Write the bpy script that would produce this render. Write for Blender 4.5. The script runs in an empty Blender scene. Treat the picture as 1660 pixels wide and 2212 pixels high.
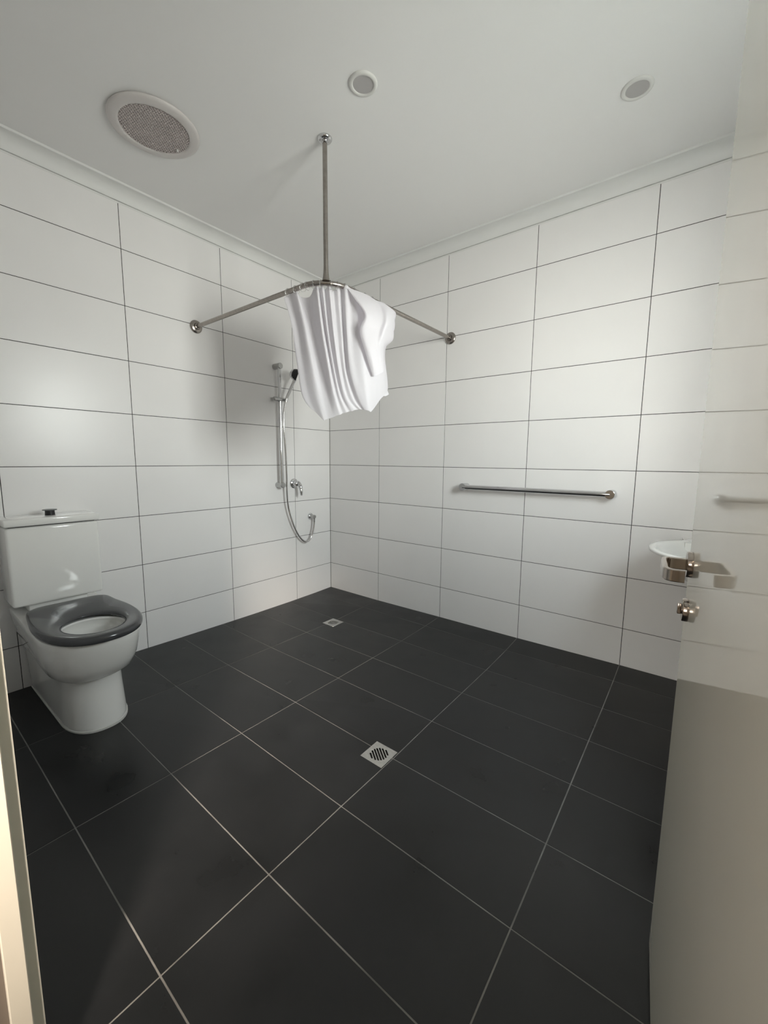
import bpy, bmesh, math, random
from math import sin, cos, pi, radians, sqrt, atan2
from mathutils import Vector, Matrix
random.seed(7)
SC = bpy.context.scene
COL = SC.collection

# ------------------------------------------------------------------ camera
cam_data = bpy.data.cameras.new('camera')
cam = bpy.data.objects.new('camera', cam_data)
COL.objects.link(cam)
cam_data.sensor_fit = 'HORIZONTAL'
cam_data.sensor_width = 36.0
cam_data.lens = 880.56 / 1660.0 * 36.0
cam_data.clip_start = 0.02
cam.matrix_world = Matrix(((0.78799908, -0.08470574, 0.6098216, 2.65682769),
                           (0.61562038, 0.09504036, -0.78229079, -2.61003219),
                           (0.00830685, 0.99186303, 0.12703829, 1.18929816),
                           (0, 0, 0, 1)))
SC.camera = cam

# ------------------------------------------------------------------ world, light, exposure
WORLD = bpy.data.worlds.new('world'); SC.world = WORLD; WORLD.use_nodes = True
SKY_STRENGTH = 21.5
def build_world():
    """overcast sky over darker ground, seen only through the window"""
    nt = WORLD.node_tree; bg = nt.nodes['Background']
    tc = nt.nodes.new('ShaderNodeTexCoord'); sx = nt.nodes.new('ShaderNodeSeparateXYZ'); rp = nt.nodes.new('ShaderNodeValToRGB')
    mr = nt.nodes.new('ShaderNodeMapRange'); mr.inputs['From Min'].default_value = -1; mr.inputs['From Max'].default_value = 1
    nt.links.new(tc.outputs['Generated'], sx.inputs[0]); nt.links.new(sx.outputs['Z'], mr.inputs['Value']); nt.links.new(mr.outputs[0], rp.inputs[0])
    e = rp.color_ramp.elements
    e[0].position = 0.0; e[0].color = (.12, .125, .115, 1)
    e[1].position = 1.0; e[1].color = (.36, .44, .54, 1)
    for p, c in ((.18, (.20, .205, .19, 1)), (.33, (.62, .61, .58, 1)), (.44, (.92, .90, .86, 1)), (.50, (.96, .95, .92, 1)), (.62, (.92, .94, .94, 1)), (.75, (.60, .65, .69, 1))):
        k = e.new(p); k.color = c
    nt.links.new(rp.outputs[0], bg.inputs[0]); bg.inputs[1].default_value = SKY_STRENGTH
build_world()
SC.view_settings.view_transform = 'Standard'
SC.view_settings.look = 'None'
SC.view_settings.gamma = 1.0
SC.view_settings.use_curve_mapping = False
SC.view_settings.exposure = 0.97
HALL_SPOT = (2.75, -3.40, 2.44)
HALL_SPOT_W = 560.0
HALL_FILL_W = 14.0

def lamp(name, kind, loc, energy, color, size=0.1, rot=(0, 0, 0), **kw):
    d = bpy.data.lights.new(name, kind); d.energy = energy; d.color = color
    if kind == 'AREA': d.shape = 'DISK'; d.size = size
    else: d.shadow_soft_size = size
    for k, v in kw.items(): setattr(d, k, v)
    o = bpy.data.objects.new(name, d); o.location = loc; o.rotation_euler = rot
    COL.objects.link(o); return o

# ------------------------------------------------------------------ materials
def mat(name, color, rough=0.5, metal=0.0, spec=0.5, coat=0.0, bump=None, noise=None, **kw):
    m = bpy.data.materials.new(name); m.use_nodes = True
    nt = m.node_tree; b = nt.nodes['Principled BSDF']
    b.inputs['Base Color'].default_value = (*color, 1)
    b.inputs['Roughness'].default_value = rough
    b.inputs['Metallic'].default_value = metal
    b.inputs['Specular IOR Level'].default_value = spec
    b.inputs['Coat Weight'].default_value = coat
    for k, v in kw.items(): b.inputs[k].default_value = v
    geo = nt.nodes.new('ShaderNodeNewGeometry')
    if noise:
        sc, amt, det = noise[:3]
        n = nt.nodes.new('ShaderNodeTexNoise'); n.inputs['Scale'].default_value = sc; n.inputs['Detail'].default_value = det
        nt.links.new(geo.outputs['Position'], n.inputs['Vector'])
        r = nt.nodes.new('ShaderNodeMapRange'); r.inputs['From Min'].default_value = .3; r.inputs['From Max'].default_value = .7
        r.inputs['To Min'].default_value = 1 - amt; r.inputs['To Max'].default_value = 1 + amt
        nt.links.new(n.outputs['Fac'], r.inputs['Value'])
        mx = nt.nodes.new('ShaderNodeVectorMath'); mx.operation = 'SCALE'; mx.inputs[0].default_value = color
        nt.links.new(r.outputs[0], mx.inputs['Scale']); nt.links.new(mx.outputs[0], b.inputs['Base Color'])
        if len(noise) > 3:
            r2 = nt.nodes.new('ShaderNodeMapRange'); r2.inputs['From Min'].default_value = .3; r2.inputs['From Max'].default_value = .7
            r2.inputs['To Min'].default_value = rough - noise[3]; r2.inputs['To Max'].default_value = rough + noise[3]
            nt.links.new(n.outputs['Fac'], r2.inputs['Value']); nt.links.new(r2.outputs[0], b.inputs['Roughness'])
    if bump:
        sc, st, dist = bump
        n = nt.nodes.new('ShaderNodeTexNoise'); n.inputs['Scale'].default_value = sc; n.inputs['Detail'].default_value = 4
        nt.links.new(geo.outputs['Position'], n.inputs['Vector'])
        bp = nt.nodes.new('ShaderNodeBump'); bp.inputs['Strength'].default_value = st; bp.inputs['Distance'].default_value = dist
        nt.links.new(n.outputs['Fac'], bp.inputs['Height']); nt.links.new(bp.outputs[0], b.inputs['Normal'])
    return m

M = {}
M['wall_tile'] = mat('wall_tile', (0.868, 0.853, 0.845), 0.30, bump=(55, .12, .002), noise=(3, .012, 2))
M['wall_grout'] = mat('wall_grout', (0.045, 0.043, 0.040), 0.85, noise=(60, .2, 3))
M['floor_tile'] = mat('floor_tile', (0.0088, 0.0092, 0.0099), 0.34, spec=0.43, bump=(240, .10, .0012), noise=(4.5, .38, 8, .08))
M['floor_grout'] = mat('floor_grout', (0.20, 0.195, 0.185), 0.8, noise=(9, .35, 5))
M['ceiling'] = mat('ceiling_paint', (0.88, 0.872, 0.862), 0.8, bump=(300, .10, .001))
M['cornice'] = mat('cornice_paint', (0.80, 0.80, 0.785), 0.6)
M['caulk'] = mat('caulk', (0.66, 0.66, 0.63), 0.5)
M['joint'] = mat('cornice_shadow_joint', (0.46, 0.455, 0.44), 0.8, noise=(30, .15, 2))  # grey joint line with the shade under the cornice put into its colour
M['ceramic'] = mat('vitreous_china', (0.88, 0.875, 0.85), 0.07, coat=0.3, noise=(4, .01, 2))
M['seat'] = mat('grey_seat_plastic', (0.055, 0.057, 0.062), 0.13, noise=(9, .03, 2))
M['stud_gap_black'] = mat('black_stud_and_gap_shade', (0.008, 0.008, 0.009), 0.45, noise=(20, .1, 2))  # black for the seat studs and for the shade painted in below the lid
M['chrome'] = mat('chrome', (0.66, 0.66, 0.67), 0.06, 1.0, noise=(15, .02, 2))
M['chrome_satin'] = mat('satin_chrome', (0.50, 0.50, 0.495), 0.24, 1.0, noise=(40, .05, 3))
M['nickel'] = mat('brushed_nickel', (0.36, 0.33, 0.305), 0.26, 1.0, noise=(60, .10, 3), bump=(500, .05, .0005))
M['lever'] = mat('handle_steel', (0.42, 0.37, 0.33), 0.16, 1.0, noise=(60, .05, 3))
M['grate'] = mat('grate_steel', (0.62, 0.61, 0.59), 0.34, 1.0, noise=(90, .08, 4))
M['dark'] = mat('drain_dark', (0.006, 0.004, 0.004), 0.9, noise=(30, .1, 2))
M['black_plastic'] = mat('black_plastic', (0.007, 0.007, 0.009), 0.35, noise=(30, .05, 2))
M['button_top'] = mat('button_grey', (0.10, 0.11, 0.11), 0.35, noise=(30, .05, 2))
M['vent'] = mat('vent_plastic', (0.66, 0.625, 0.61), 0.38, noise=(12, .02, 2))
M['vent_mesh'] = mat('vent_mesh', (0.56, 0.49, 0.48), 0.5, noise=(12, .04, 2))
M['light_ring'] = mat('light_ring', (0.72, 0.715, 0.69), 0.35, noise=(12, .01, 2))
M['diffuser'] = mat('diffuser_off', (0.47, 0.455, 0.45), 0.45, noise=(12, .01, 2))
M['door'] = mat('door_paint', (0.78, 0.75, 0.665), 0.05, spec=0.6, noise=(4, .01, 2))
M['jamb'] = mat('jamb_paint', (0.85, 0.85, 0.76), 0.40, noise=(8, .02, 2))
M['jamb_stop'] = mat('jamb_stop_paint', (0.80, 0.76, 0.66), 0.40, noise=(8, .02, 2))
M['taupe'] = mat('architrave_taupe', (0.20, 0.17, 0.145), 0.5, noise=(8, .02, 2))
M['hall_wall'] = mat('hall_wall_paint', (0.62, 0.57, 0.49), 0.6, noise=(3, .02, 2))
M['hall_floor'] = mat('hall_floor', (0.22, 0.18, 0.14), 0.5, noise=(6, .15, 4))
M['frame'] = mat('window_frame_white', (0.80, 0.81, 0.80), 0.4, noise=(8, .01, 2))
M['hose'] = mat('hose_chrome', (0.66, 0.65, 0.65), 0.12, 1.0, noise=(15, .02, 2))

def emission(name, color, s):
    m = bpy.data.materials.new(name); m.use_nodes = True; nt = m.node_tree
    nt.nodes.remove(nt.nodes['Principled BSDF'])
    e = nt.nodes.new('ShaderNodeEmission'); e.inputs[0].default_value = (*color, 1); e.inputs[1].default_value = s
    nt.links.new(e.outputs[0], nt.nodes['Material Output'].inputs[0]); return m
def thin_glass():
    m = bpy.data.materials.new('window_glass'); m.use_nodes = True; nt = m.node_tree; nt.nodes.remove(nt.nodes['Principled BSDF'])
    t = nt.nodes.new('ShaderNodeBsdfTransparent'); t.inputs[0].default_value = (.93, .95, .94, 1)
    g = nt.nodes.new('ShaderNodeBsdfGlossy'); g.inputs['Roughness'].default_value = .02
    f = nt.nodes.new('ShaderNodeFresnel'); x = nt.nodes.new('ShaderNodeMixShader')
    ge = nt.nodes.new('ShaderNodeNewGeometry'); mu = nt.nodes.new('ShaderNodeMath'); mu.operation = 'MULTIPLY'; iv = nt.nodes.new('ShaderNodeMath'); iv.operation = 'SUBTRACT'; iv.inputs[0].default_value = 1.0
    nt.links.new(ge.outputs['Backfacing'], iv.inputs[1]); nt.links.new(iv.outputs[0], mu.inputs[0]); nt.links.new(f.outputs[0], mu.inputs[1])
    nt.links.new(mu.outputs[0], x.inputs[0]); nt.links.new(t.outputs[0], x.inputs[1]); nt.links.new(g.outputs[0], x.inputs[2])
    nt.links.new(x.outputs[0], nt.nodes['Material Output'].inputs[0]); return m
M['pane'] = thin_glass()
M['lamp_lens'] = emission('lamp_lens', (1.0, 0.80, 0.58), 14.0)

def fabric():
    m = bpy.data.materials.new('curtain_fabric'); m.use_nodes = True; nt = m.node_tree
    b = nt.nodes['Principled BSDF']; out = nt.nodes['Material Output']
    b.inputs['Base Color'].default_value = (0.93, 0.925, 0.95, 1); b.inputs['Roughness'].default_value = 0.5
    b.inputs['Sheen Weight'].default_value = 0.15
    t = nt.nodes.new('ShaderNodeBsdfTranslucent'); t.inputs[0].default_value = (0.93, 0.91, 0.93, 1)
    mx = nt.nodes.new('ShaderNodeMixShader'); mx.inputs[0].default_value = 0.55
    nt.links.new(b.outputs[0], mx.inputs[1]); nt.links.new(t.outputs[0], mx.inputs[2]); nt.links.new(mx.outputs[0], out.inputs[0])
    g = nt.nodes.new('ShaderNodeNewGeometry'); n = nt.nodes.new('ShaderNodeTexNoise'); n.inputs['Scale'].default_value = 14; n.inputs['Detail'].default_value = 5
    w = nt.nodes.new('ShaderNodeTexNoise'); w.inputs['Scale'].default_value = 900
    ad = nt.nodes.new('ShaderNodeMath'); ad.operation = 'MULTIPLY_ADD'; ad.inputs[1].default_value = .06
    nt.links.new(g.outputs['Position'], n.inputs['Vector']); nt.links.new(g.outputs['Position'], w.inputs['Vector'])
    nt.links.new(w.outputs['Fac'], ad.inputs[0]); nt.links.new(n.outputs['Fac'], ad.inputs[2])
    bu = nt.nodes.new('ShaderNodeBump'); bu.inputs['Strength'].default_value = .35; bu.inputs['Distance'].default_value = .006
    nt.links.new(ad.outputs[0], bu.inputs['Height']); nt.links.new(bu.outputs[0], b.inputs['Normal']); nt.links.new(bu.outputs[0], t.inputs['Normal'])
    return m
M['fabric'] = fabric()
def clear_plastic():
    m = mat('clear_ring_plastic', (0.95, 0.95, 0.95), 0.05, noise=(20, .01, 1)); m.node_tree.nodes['Principled BSDF'].inputs['Transmission Weight'].default_value = .9
    return m
M['ring'] = clear_plastic()

# ------------------------------------------------------------------ mesh helpers
def thing(name, label, cat, loc, kind=None, group=None):
    o = bpy.data.objects.new(name, None); COL.objects.link(o); o.location = loc
    o.empty_display_size = .05
    o['label'] = label; o['category'] = cat
    if kind: o['kind'] = kind
    if group: o['group'] = group
    return o

def wloc(p):
    v = Vector((0, 0, 0))
    while p is not None: v = v + p.location; p = p.parent
    return v

def obj(name, bm, m, parent=None, smooth=True, angle=35, label=None, kind=None, flat=False):
    """link a bmesh given in room coordinates as ONE mesh object under parent"""
    me = bpy.data.meshes.new(name)
    off = wloc(parent)
    if off.length: bmesh.ops.translate(bm, verts=bm.verts, vec=-off)
    bmesh.ops.recalc_face_normals(bm, faces=bm.faces)
    if smooth and not flat:
        for f in bm.faces: f.smooth = True
        lim = radians(angle)
        for e in bm.edges:
            if len(e.link_faces) == 2 and e.calc_face_angle(0) > lim: e.smooth = False
    bm.to_mesh(me); bm.free()
    me.materials.append(m)
    o = bpy.data.objects.new(name, me); COL.objects.link(o)
    if parent is not None: o.parent = parent
    if label: o['label'] = label
    if kind: o['kind'] = kind
    return o

def tag(o, label, cat, kind=None):
    o['label'] = label; o['category'] = cat
    if kind: o['kind'] = kind
    return o

def box(bm, x0, x1, y0, y1, z0, z1, bev=0, seg=2):
    vs = [bm.verts.new((x, y, z)) for x in (x0, x1) for y in (y0, y1) for z in (z0, z1)]
    fs = [bm.faces.new([vs[i] for i in q]) for q in ((0,1,3,2),(4,6,7,5),(0,4,5,1),(2,3,7,6),(0,2,6,4),(1,5,7,3))]
    if bev:
        bmesh.ops.bevel(bm, geom=list({e for f in fs for e in f.edges}), offset=bev, segments=seg, affect='EDGES', profile=.5)
    return vs

def B(*a, **k):
    bm = bmesh.new(); box(bm, *a, **k); return bm

def basis(d):
    d = Vector(d).normalized(); h = Vector((0, 0, 1)) if abs(d.z) < .9 else Vector((1, 0, 0))
    u = d.cross(h).normalized(); return d, u, d.cross(u).normalized()

def tube(bm, pts, r, n=16, caps=True):
    """tube through points, r a number or one per point; parallel transport frames"""
    P = [Vector(p) for p in pts]; R = r if isinstance(r, (list, tuple)) else [r] * len(P)
    T = []
    for i in range(len(P)):
        a = P[max(i-1, 0)]; b = P[min(i+1, len(P)-1)]; T.append((b - a).normalized())
    _, u, v = basis(T[0]); rings = []
    for i, p in enumerate(P):
        u = (u - T[i] * u.dot(T[i])).normalized(); v = T[i].cross(u)
        rings.append([bm.verts.new(p + (u * cos(2*pi*k/n) + v * sin(2*pi*k/n)) * R[i]) for k in range(n)])
    for a, b in zip(rings, rings[1:]):
        for k in range(n): bm.faces.new((a[k], a[(k+1) % n], b[(k+1) % n], b[k]))
    if caps:
        bm.faces.new(rings[0][::-1]); bm.faces.new(rings[-1])

def lathe(bm, o, d, prof, n=32):
    """prof: list of (radius, distance along d)"""
    o = Vector(o); d, u, v = basis(d); rings = []
    for r, h in prof:
        if r <= 1e-6: rings.append([bm.verts.new(o + d*h)])
        else: rings.append([bm.verts.new(o + d*h + (u*cos(2*pi*k/n) + v*sin(2*pi*k/n))*r) for k in range(n)])
    for a, b in zip(rings, rings[1:]):
        for k in range(n):
            k2 = (k+1) % n
            if len(a) == 1 and len(b) == 1: continue
            if len(a) == 1: bm.faces.new((a[0], b[k], b[k2]))
            elif len(b) == 1: bm.faces.new((a[k], b[0], a[k2]))
            else: bm.faces.new((a[k], a[k2], b[k2], b[k]))
    if len(rings[0]) > 1: bm.faces.new(rings[0][::-1])
    if len(rings[-1]) > 1: bm.faces.new(rings[-1])

def L(o, d, prof, n=32):
    bm = bmesh.new(); lathe(bm, o, d, prof, n); return bm

def loft(bm, loops, cap0=False, cap1=False, closed=True):
    rings = [[bm.verts.new(p) for p in lp] for lp in loops]; n = len(rings[0])
    for a, b in zip(rings, rings[1:]):
        for k in range(n if closed else n-1):
            bm.faces.new((a[k], a[(k+1) % n], b[(k+1) % n], b[k]))
    if cap0: bm.faces.new(rings[0][::-1])
    if cap1: bm.faces.new(rings[-1])

def cr(p, t):
    """Catmull-Rom through a list of Vectors, t in 0..len-1"""
    i = min(int(t), len(p) - 2); f = t - i
    a, b, c, d = p[max(i-1, 0)], p[i], p[i+1], p[min(i+2, len(p)-1)]
    return 0.5 * ((2*b) + (c-a)*f + (2*a-5*b+4*c-d)*f*f + (3*b-a-3*c+d)*f*f*f)

def spline(pts, k=8):
    p = [Vector(q) for q in pts]
    return [cr(p, i/k) for i in range((len(p)-1)*k + 1)]

def plate(name, outline, holes, z0, z1, m, parent):
    """flat plate with real holes, outline and holes as xy loops in room coordinates"""
    cu = bpy.data.curves.new(name, 'CURVE'); cu.dimensions = '2D'; cu.fill_mode = 'BOTH'; cu.extrude = (z1-z0)/2
    for lp in [outline] + holes:
        s = cu.splines.new('POLY'); s.points.add(len(lp)-1); s.use_cyclic_u = True
        for i, (x, y) in enumerate(lp): s.points[i].co = (x, y, 0, 1)
    tmp = bpy.data.objects.new(name + '_c', cu); COL.objects.link(tmp)
    dg = bpy.context.evaluated_depsgraph_get(); me = bpy.data.meshes.new_from_object(tmp.evaluated_get(dg))
    bm = bmesh.new(); bm.from_mesh(me); bpy.data.objects.remove(tmp); bpy.data.meshes.remove(me); bpy.data.curves.remove(cu)
    bmesh.ops.remove_doubles(bm, verts=bm.verts, dist=1e-6)
    bmesh.ops.translate(bm, verts=bm.verts, vec=(0, 0, (z0+z1)/2))
    return obj(name, bm, m, parent, flat=True)

# ------------------------------------------------------------------ room dimensions
RX = 3.06            # window wall
RY = -2.497          # door wall, room face
CH = 2.655           # ceiling
CB = 2.585           # underside of cornice on the wall
ROWS = [-0.03, .24, .54, .84, 1.14, 1.44, 1.74, 2.04, 2.34, 2.60]
LY = [0, -.402, -1.001, -1.600, -2.200, RY]
BX = [0, .566, 1.166, 1.766, 2.366, 2.966, RX]
G_ = 0.0016          # half a wall joint
TT = 0.008           # tile thickness

# floor: falls towards the two grates
FX = [0, .5625, 1.1635, 1.7645, 2.3655, 2.9665, RX]
FY = [0, -.193, -.493, -.793, -1.093, -1.393, -1.693, -1.993, -2.293, -2.593]
FZ = [[8,2,-3,-4,-2,2,8,10,12,12], [4,0,-14,-12,-10,-6,-1,6,13,15], [8,-1,-8,-8,-7,-2,1,4,9,11],
      [11,-2,-9,-8,-6,-9,-3,-2,0,3], [19,6,-2,0,-1,-3,-1,2,4,5], [20,8,4,4,3,2,3,4,5,6], [21,9,5,5,4,3,4,5,6,7]]
def fz(x, y):
    i = max(k for k in range(len(FX)-1) if FX[k] <= max(x, 0) + 1e-9); j = max(k for k in range(len(FY)-1) if FY[k] >= min(y, 0) - 1e-9)
    a = min(max((x-FX[i])/(FX[i+1]-FX[i]), 0), 1); b = min(max((y-FY[j])/(FY[j+1]-FY[j]), 0), 1)
    return .001*((FZ[i][j]*(1-a)+FZ[i+1][j]*a)*(1-b) + (FZ[i][j+1]*(1-a)+FZ[i+1][j+1]*a)*b)

HOLES = [(.525, .636, -.606, -.4955), (1.650, 1.7605, -1.464, -1.354)]

def patch(x0, x1, y0, y1, dz, thick, cuts=()):
    """a piece of floor following the falls, with square cut-outs"""
    xs = {x0, x1, *cuts[0]} if cuts else {x0, x1}; ys = {y0, y1, *cuts[1]} if cuts else {y0, y1}
    for h in HOLES:
        if h[0] < x1 and h[1] > x0 and h[2] < y1 and h[3] > y0:
            xs |= {min(max(h[0], x0), x1), min(max(h[1], x0), x1)}; ys |= {min(max(h[2], y0), y1), min(max(h[3], y0), y1)}
    xs = sorted(xs); ys = sorted(ys); bm = bmesh.new(); top = {}; bot = {}
    for i, x in enumerate(xs):
        for j, y in enumerate(ys):
            z = fz(x, y) + dz; top[i, j] = bm.verts.new((x, y, z)); bot[i, j] = bm.verts.new((x, y, z - thick))
    keep = {}
    for i in range(len(xs)-1):
        for j in range(len(ys)-1):
            cx = (xs[i]+xs[i+1])/2; cy = (ys[j]+ys[j+1])/2
            if any(h[0] < cx < h[1] and h[2] < cy < h[3] for h in HOLES): continue
            keep[i, j] = 1
            bm.faces.new((top[i,j], top[i+1,j], top[i+1,j+1], top[i,j+1])); bm.faces.new((bot[i,j], bot[i,j+1], bot[i+1,j+1], bot[i+1,j]))
    for (i, j) in keep:
        for (di, dj, a, b) in ((-1,0,(i,j+1),(i,j)), (1,0,(i+1,j),(i+1,j+1)), (0,-1,(i,j),(i+1,j)), (0,1,(i+1,j+1),(i,j+1))):
            if (i+di, j+dj) not in keep: bm.faces.new((top[a], bot[a], bot[b], top[b]))
    bmesh.ops.delete(bm, geom=[v for v in bm.verts if not v.link_faces], context='VERTS')
    return bm

floor = thing('floor', 'charcoal tiled wet-room floor with pale grout, falling to two drains', 'floor', (0, 0, 0), 'structure')
obj('grout', patch(0, RX, FY[-1], 0, -.0012, .03, (FX, FY)), M['floor_grout'], floor, flat=True)
FG = .0021
for i in range(len(FX)-1):
    for j in range(len(FY)-1):
        x0 = FX[i] + (FG if i else .001); x1 = FX[i+1] - (FG if i < len(FX)-2 else .001)
        y1 = FY[j] - (FG if j else .001); y0 = FY[j+1] + FG
        obj('floor_tile', patch(x0, x1, y0, y1, random.uniform(-.0002, .0002), .009), M['floor_tile'], floor, flat=True)

# ------------------------------------------------------------------ walls
TILE_MESH = {}
def tile_mesh(w, h):
    k = (round(w, 4), round(h, 4))
    if k not in TILE_MESH:
        bm = bmesh.new(); c = .0007       # local: x along wall, y out of wall, z up
        pr = [[(0,0,0),(w,0,0),(w,0,h),(0,0,h)], [(0,TT-c,0),(w,TT-c,0),(w,TT-c,h),(0,TT-c,h)], [(c,TT,c),(w-c,TT,c),(w-c,TT,h-c),(c,TT,h-c)]]
        loft(bm, pr, False, True)
        bmesh.ops.recalc_face_normals(bm, faces=bm.faces)
        me = bpy.data.meshes.new('tile'); bm.to_mesh(me); bm.free(); me.materials.append(M['wall_tile']); TILE_MESH[k] = me
    return TILE_MESH[k]

def wall(name, label, org, along, out, marks, opening=None):
    """tiled wall; org = start of the finished tile face, marks = joint positions along it"""
    t = thing(name, label, 'wall', org, 'structure'); A = Vector(along); O = Vector(out)
    ang = atan2(A.y, A.x); flip = A.cross(O).z < 0     # local y must be the outward direction
    us = sorted({*marks, *( [opening[0], opening[1]] if opening else [])}); zs = sorted({*ROWS, *([opening[2], opening[3]] if opening else [])})
    bm = bmesh.new()
    if opening:
        u0, u1, z0, z1 = opening
        rects = [(marks[0], u0, -.05, CH), (u1, marks[-1], -.05, CH), (u0, u1, -.05, z0), (u0, u1, z1, CH)]
    else: rects = [(marks[0], marks[-1], -.05, CH)]
    for a, b, c, d in rects:
        if b - a < .01 or d - c < .01: continue
        if a == marks[0]: a -= .12
        if b == marks[-1]: b += .12
        p = [Vector(org) + A*a + O*(-TT-.18), Vector(org) + A*b + O*(-.0012)]
        box(bm, min(p[0].x, p[1].x), max(p[0].x, p[1].x), min(p[0].y, p[1].y), max(p[0].y, p[1].y), c, d)
    obj('backing', bm, M['wall_grout'], t, flat=True)
    for a, b in zip(marks, marks[1:]):
        for c, d in zip(ROWS, ROWS[1:]):
            cells = [(a, b, c, d)]
            if opening:
                u0, u1, z0, z1 = opening
                if not (b <= u0 or a >= u1 or d <= z0 or c >= z1):
                    cells = []
                    if a < u0: cells.append((a, u0, c, d))
                    if b > u1: cells.append((u1, b, c, d))
                    lo, hi = max(a, u0), min(b, u1)
                    if c < z0: cells.append((lo, hi, c, z0))
                    if d > z1: cells.append((lo, hi, z1, d))
            for (a2, b2, c2, d2) in cells:
                if b2 - a2 < .01 or d2 - c2 < .01: continue
                o = bpy.data.objects.new('tile', tile_mesh(b2-a2-2*G_, d2-c2-2*G_)); COL.objects.link(o); o.parent = t
                st = (b2 - G_) if flip else (a2 + G_)
                o.location = A*st + O*(-TT) + Vector((0, 0, c2 + G_)); o.rotation_euler = (0, 0, ang + (pi if flip else 0))
    return t

wl = wall('wall_left', 'white large-format tiled wall with shower fittings and toilet', (0, 0, 0), (0, -1, 0), (1, 0, 0), [-y for y in LY])
wb = wall('wall_back', 'white large-format tiled wall with grab rail and basin', (0, 0, 0), (1, 0, 0), (0, -1, 0), BX)
WIN = (0.95, 1.70, 1.28, 2.12)    # along -y from the back wall, heights
wr = wall('wall_right', 'white tiled wall with the window', (RX, 0, 0), (0, -1, 0), (-1, 0, 0), [0, .3, .9, 1.5, 2.1, -RY], WIN)
DX0, DX1, DH = 1.79, 2.775, 2.07   # door opening
wf = wall('wall_front', 'white tiled wall with the doorway', (0, RY, 0), (1, 0, 0), (0, 1, 0), [0, .566, 1.166, 1.766, 2.366, 2.966, RX], (DX0 - .012, DX1 + .012, -.1, DH + .012))
# caulk in the visible corners and under the cornice
obj('caulk_bead', B(.0, .0030, -.0030, .0, 0, CB), mat('corner_grout', (.17, .16, .145), .7, noise=(40, .2, 3)), wb, flat=True)

ceil = tag(obj('ceiling', B(-.02, RX+.15, RY-.10, .02, CH, CH+.05), M['ceiling'], flat=True), 'plain white plasterboard ceiling', 'ceiling', 'structure')

def cornice(name, label, a, b, out, ins):
    """coved cornice from a to b; ins = mitre insets (start, end)"""
    a = Vector((*a, 0)); b = Vector((*b, 0)); o = Vector((*out, 0)); d = (b-a).normalized(); W = .067
    prof = [(-.006, CB-.012), (.0012, CB-.012), (.0018, CB-.001), (.0045, CB), (.0045, CB+.004)]
    for k in range(9):
        t = k/8*pi/2; prof.append((.0045 + (W-.0105)*(1-cos(t)), CB+.004 + (CH-.012-CB-.004)*sin(t)))
    prof += [(W, CH-.011), (W, CH+.0), (-.006, CH)]
    bm = bmesh.new()
    loft(bm, [[a + o*p + d*(p*ins[0]) + Vector((0,0,z)) for p, z in prof], [b + o*p - d*(p*ins[1]) + Vector((0,0,z)) for p, z in prof]], True, True)
    co = tag(obj(name, bm, M['cornice'], angle=30), label, 'cornice', 'structure')
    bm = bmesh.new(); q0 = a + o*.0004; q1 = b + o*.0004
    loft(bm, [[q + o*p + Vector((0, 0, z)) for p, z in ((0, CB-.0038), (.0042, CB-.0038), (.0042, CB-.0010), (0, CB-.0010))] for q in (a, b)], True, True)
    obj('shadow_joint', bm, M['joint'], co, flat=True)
    return co
cornice('trim_1', 'white coved cornice above the left wall', (0, 0), (0, RY), (1, 0), (1, 1))
cornice('trim_2', 'white coved cornice above the back wall', (0, 0), (RX, 0), (0, -1), (1, 1))
cornice('trim_3', 'white coved cornice above the window wall', (RX, 0), (RX, RY), (-1, 0), (1, 1))
cornice('trim_4', 'white coved cornice above the doorway wall', (0, RY), (RX, RY), (0, 1), (1, 1))

# ------------------------------------------------------------------ window (right wall)
win = thing('window_1', 'white framed window letting in daylight, high in the right wall', 'window', (RX, -(WIN[0]+WIN[1])/2, WIN[2]), 'structure')
y0, y1, z0, z1 = -WIN[1], -WIN[0], WIN[2], WIN[3]
bm = bmesh.new()
for a in ((y0, y1, z0, z0+.045), (y0, y1, z1-.045, z1), (y0, y0+.045, z0+.045, z1-.045), (y1-.045, y1, z0+.045, z1-.045), ((y0+y1)/2-.022, (y0+y1)/2+.022, z0+.045, z1-.045)):
    box(bm, RX+.120, RX+.165, a[0], a[1], a[2], a[3], bev=.003, seg=1)
obj('window_frame', bm, M['frame'], win, flat=True)
for a, b in ((y0+.045, (y0+y1)/2-.022), ((y0+y1)/2+.022, y1-.045)):
    obj('pane', B(RX+.140, RX+.145, a, b, z0+.045, z1-.045), M['pane'], win, flat=True)
bm = bmesh.new()
for a in ((y0, y1, z0, z0+.010), (y0, y1, z1-.010, z1), (y0, y0+.010, z0+.010, z1-.010), (y1-.010, y1, z0+.010, z1-.010)): box(bm, RX-.004, RX+.120, *a)
obj('reveal', bm, M['frame'], win, flat=True)

pd = bpy.data.lights.new('window_portal', 'AREA'); pd.shape = 'RECTANGLE'; pd.size = y1-y0; pd.size_y = z1-z0; pd.cycles.is_portal = True
po = bpy.data.objects.new('window_portal', pd); COL.objects.link(po)
po.location = (RX+.192, (y0+y1)/2, (z0+z1)/2); po.rotation_euler = (radians(90), 0, radians(90))

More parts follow.
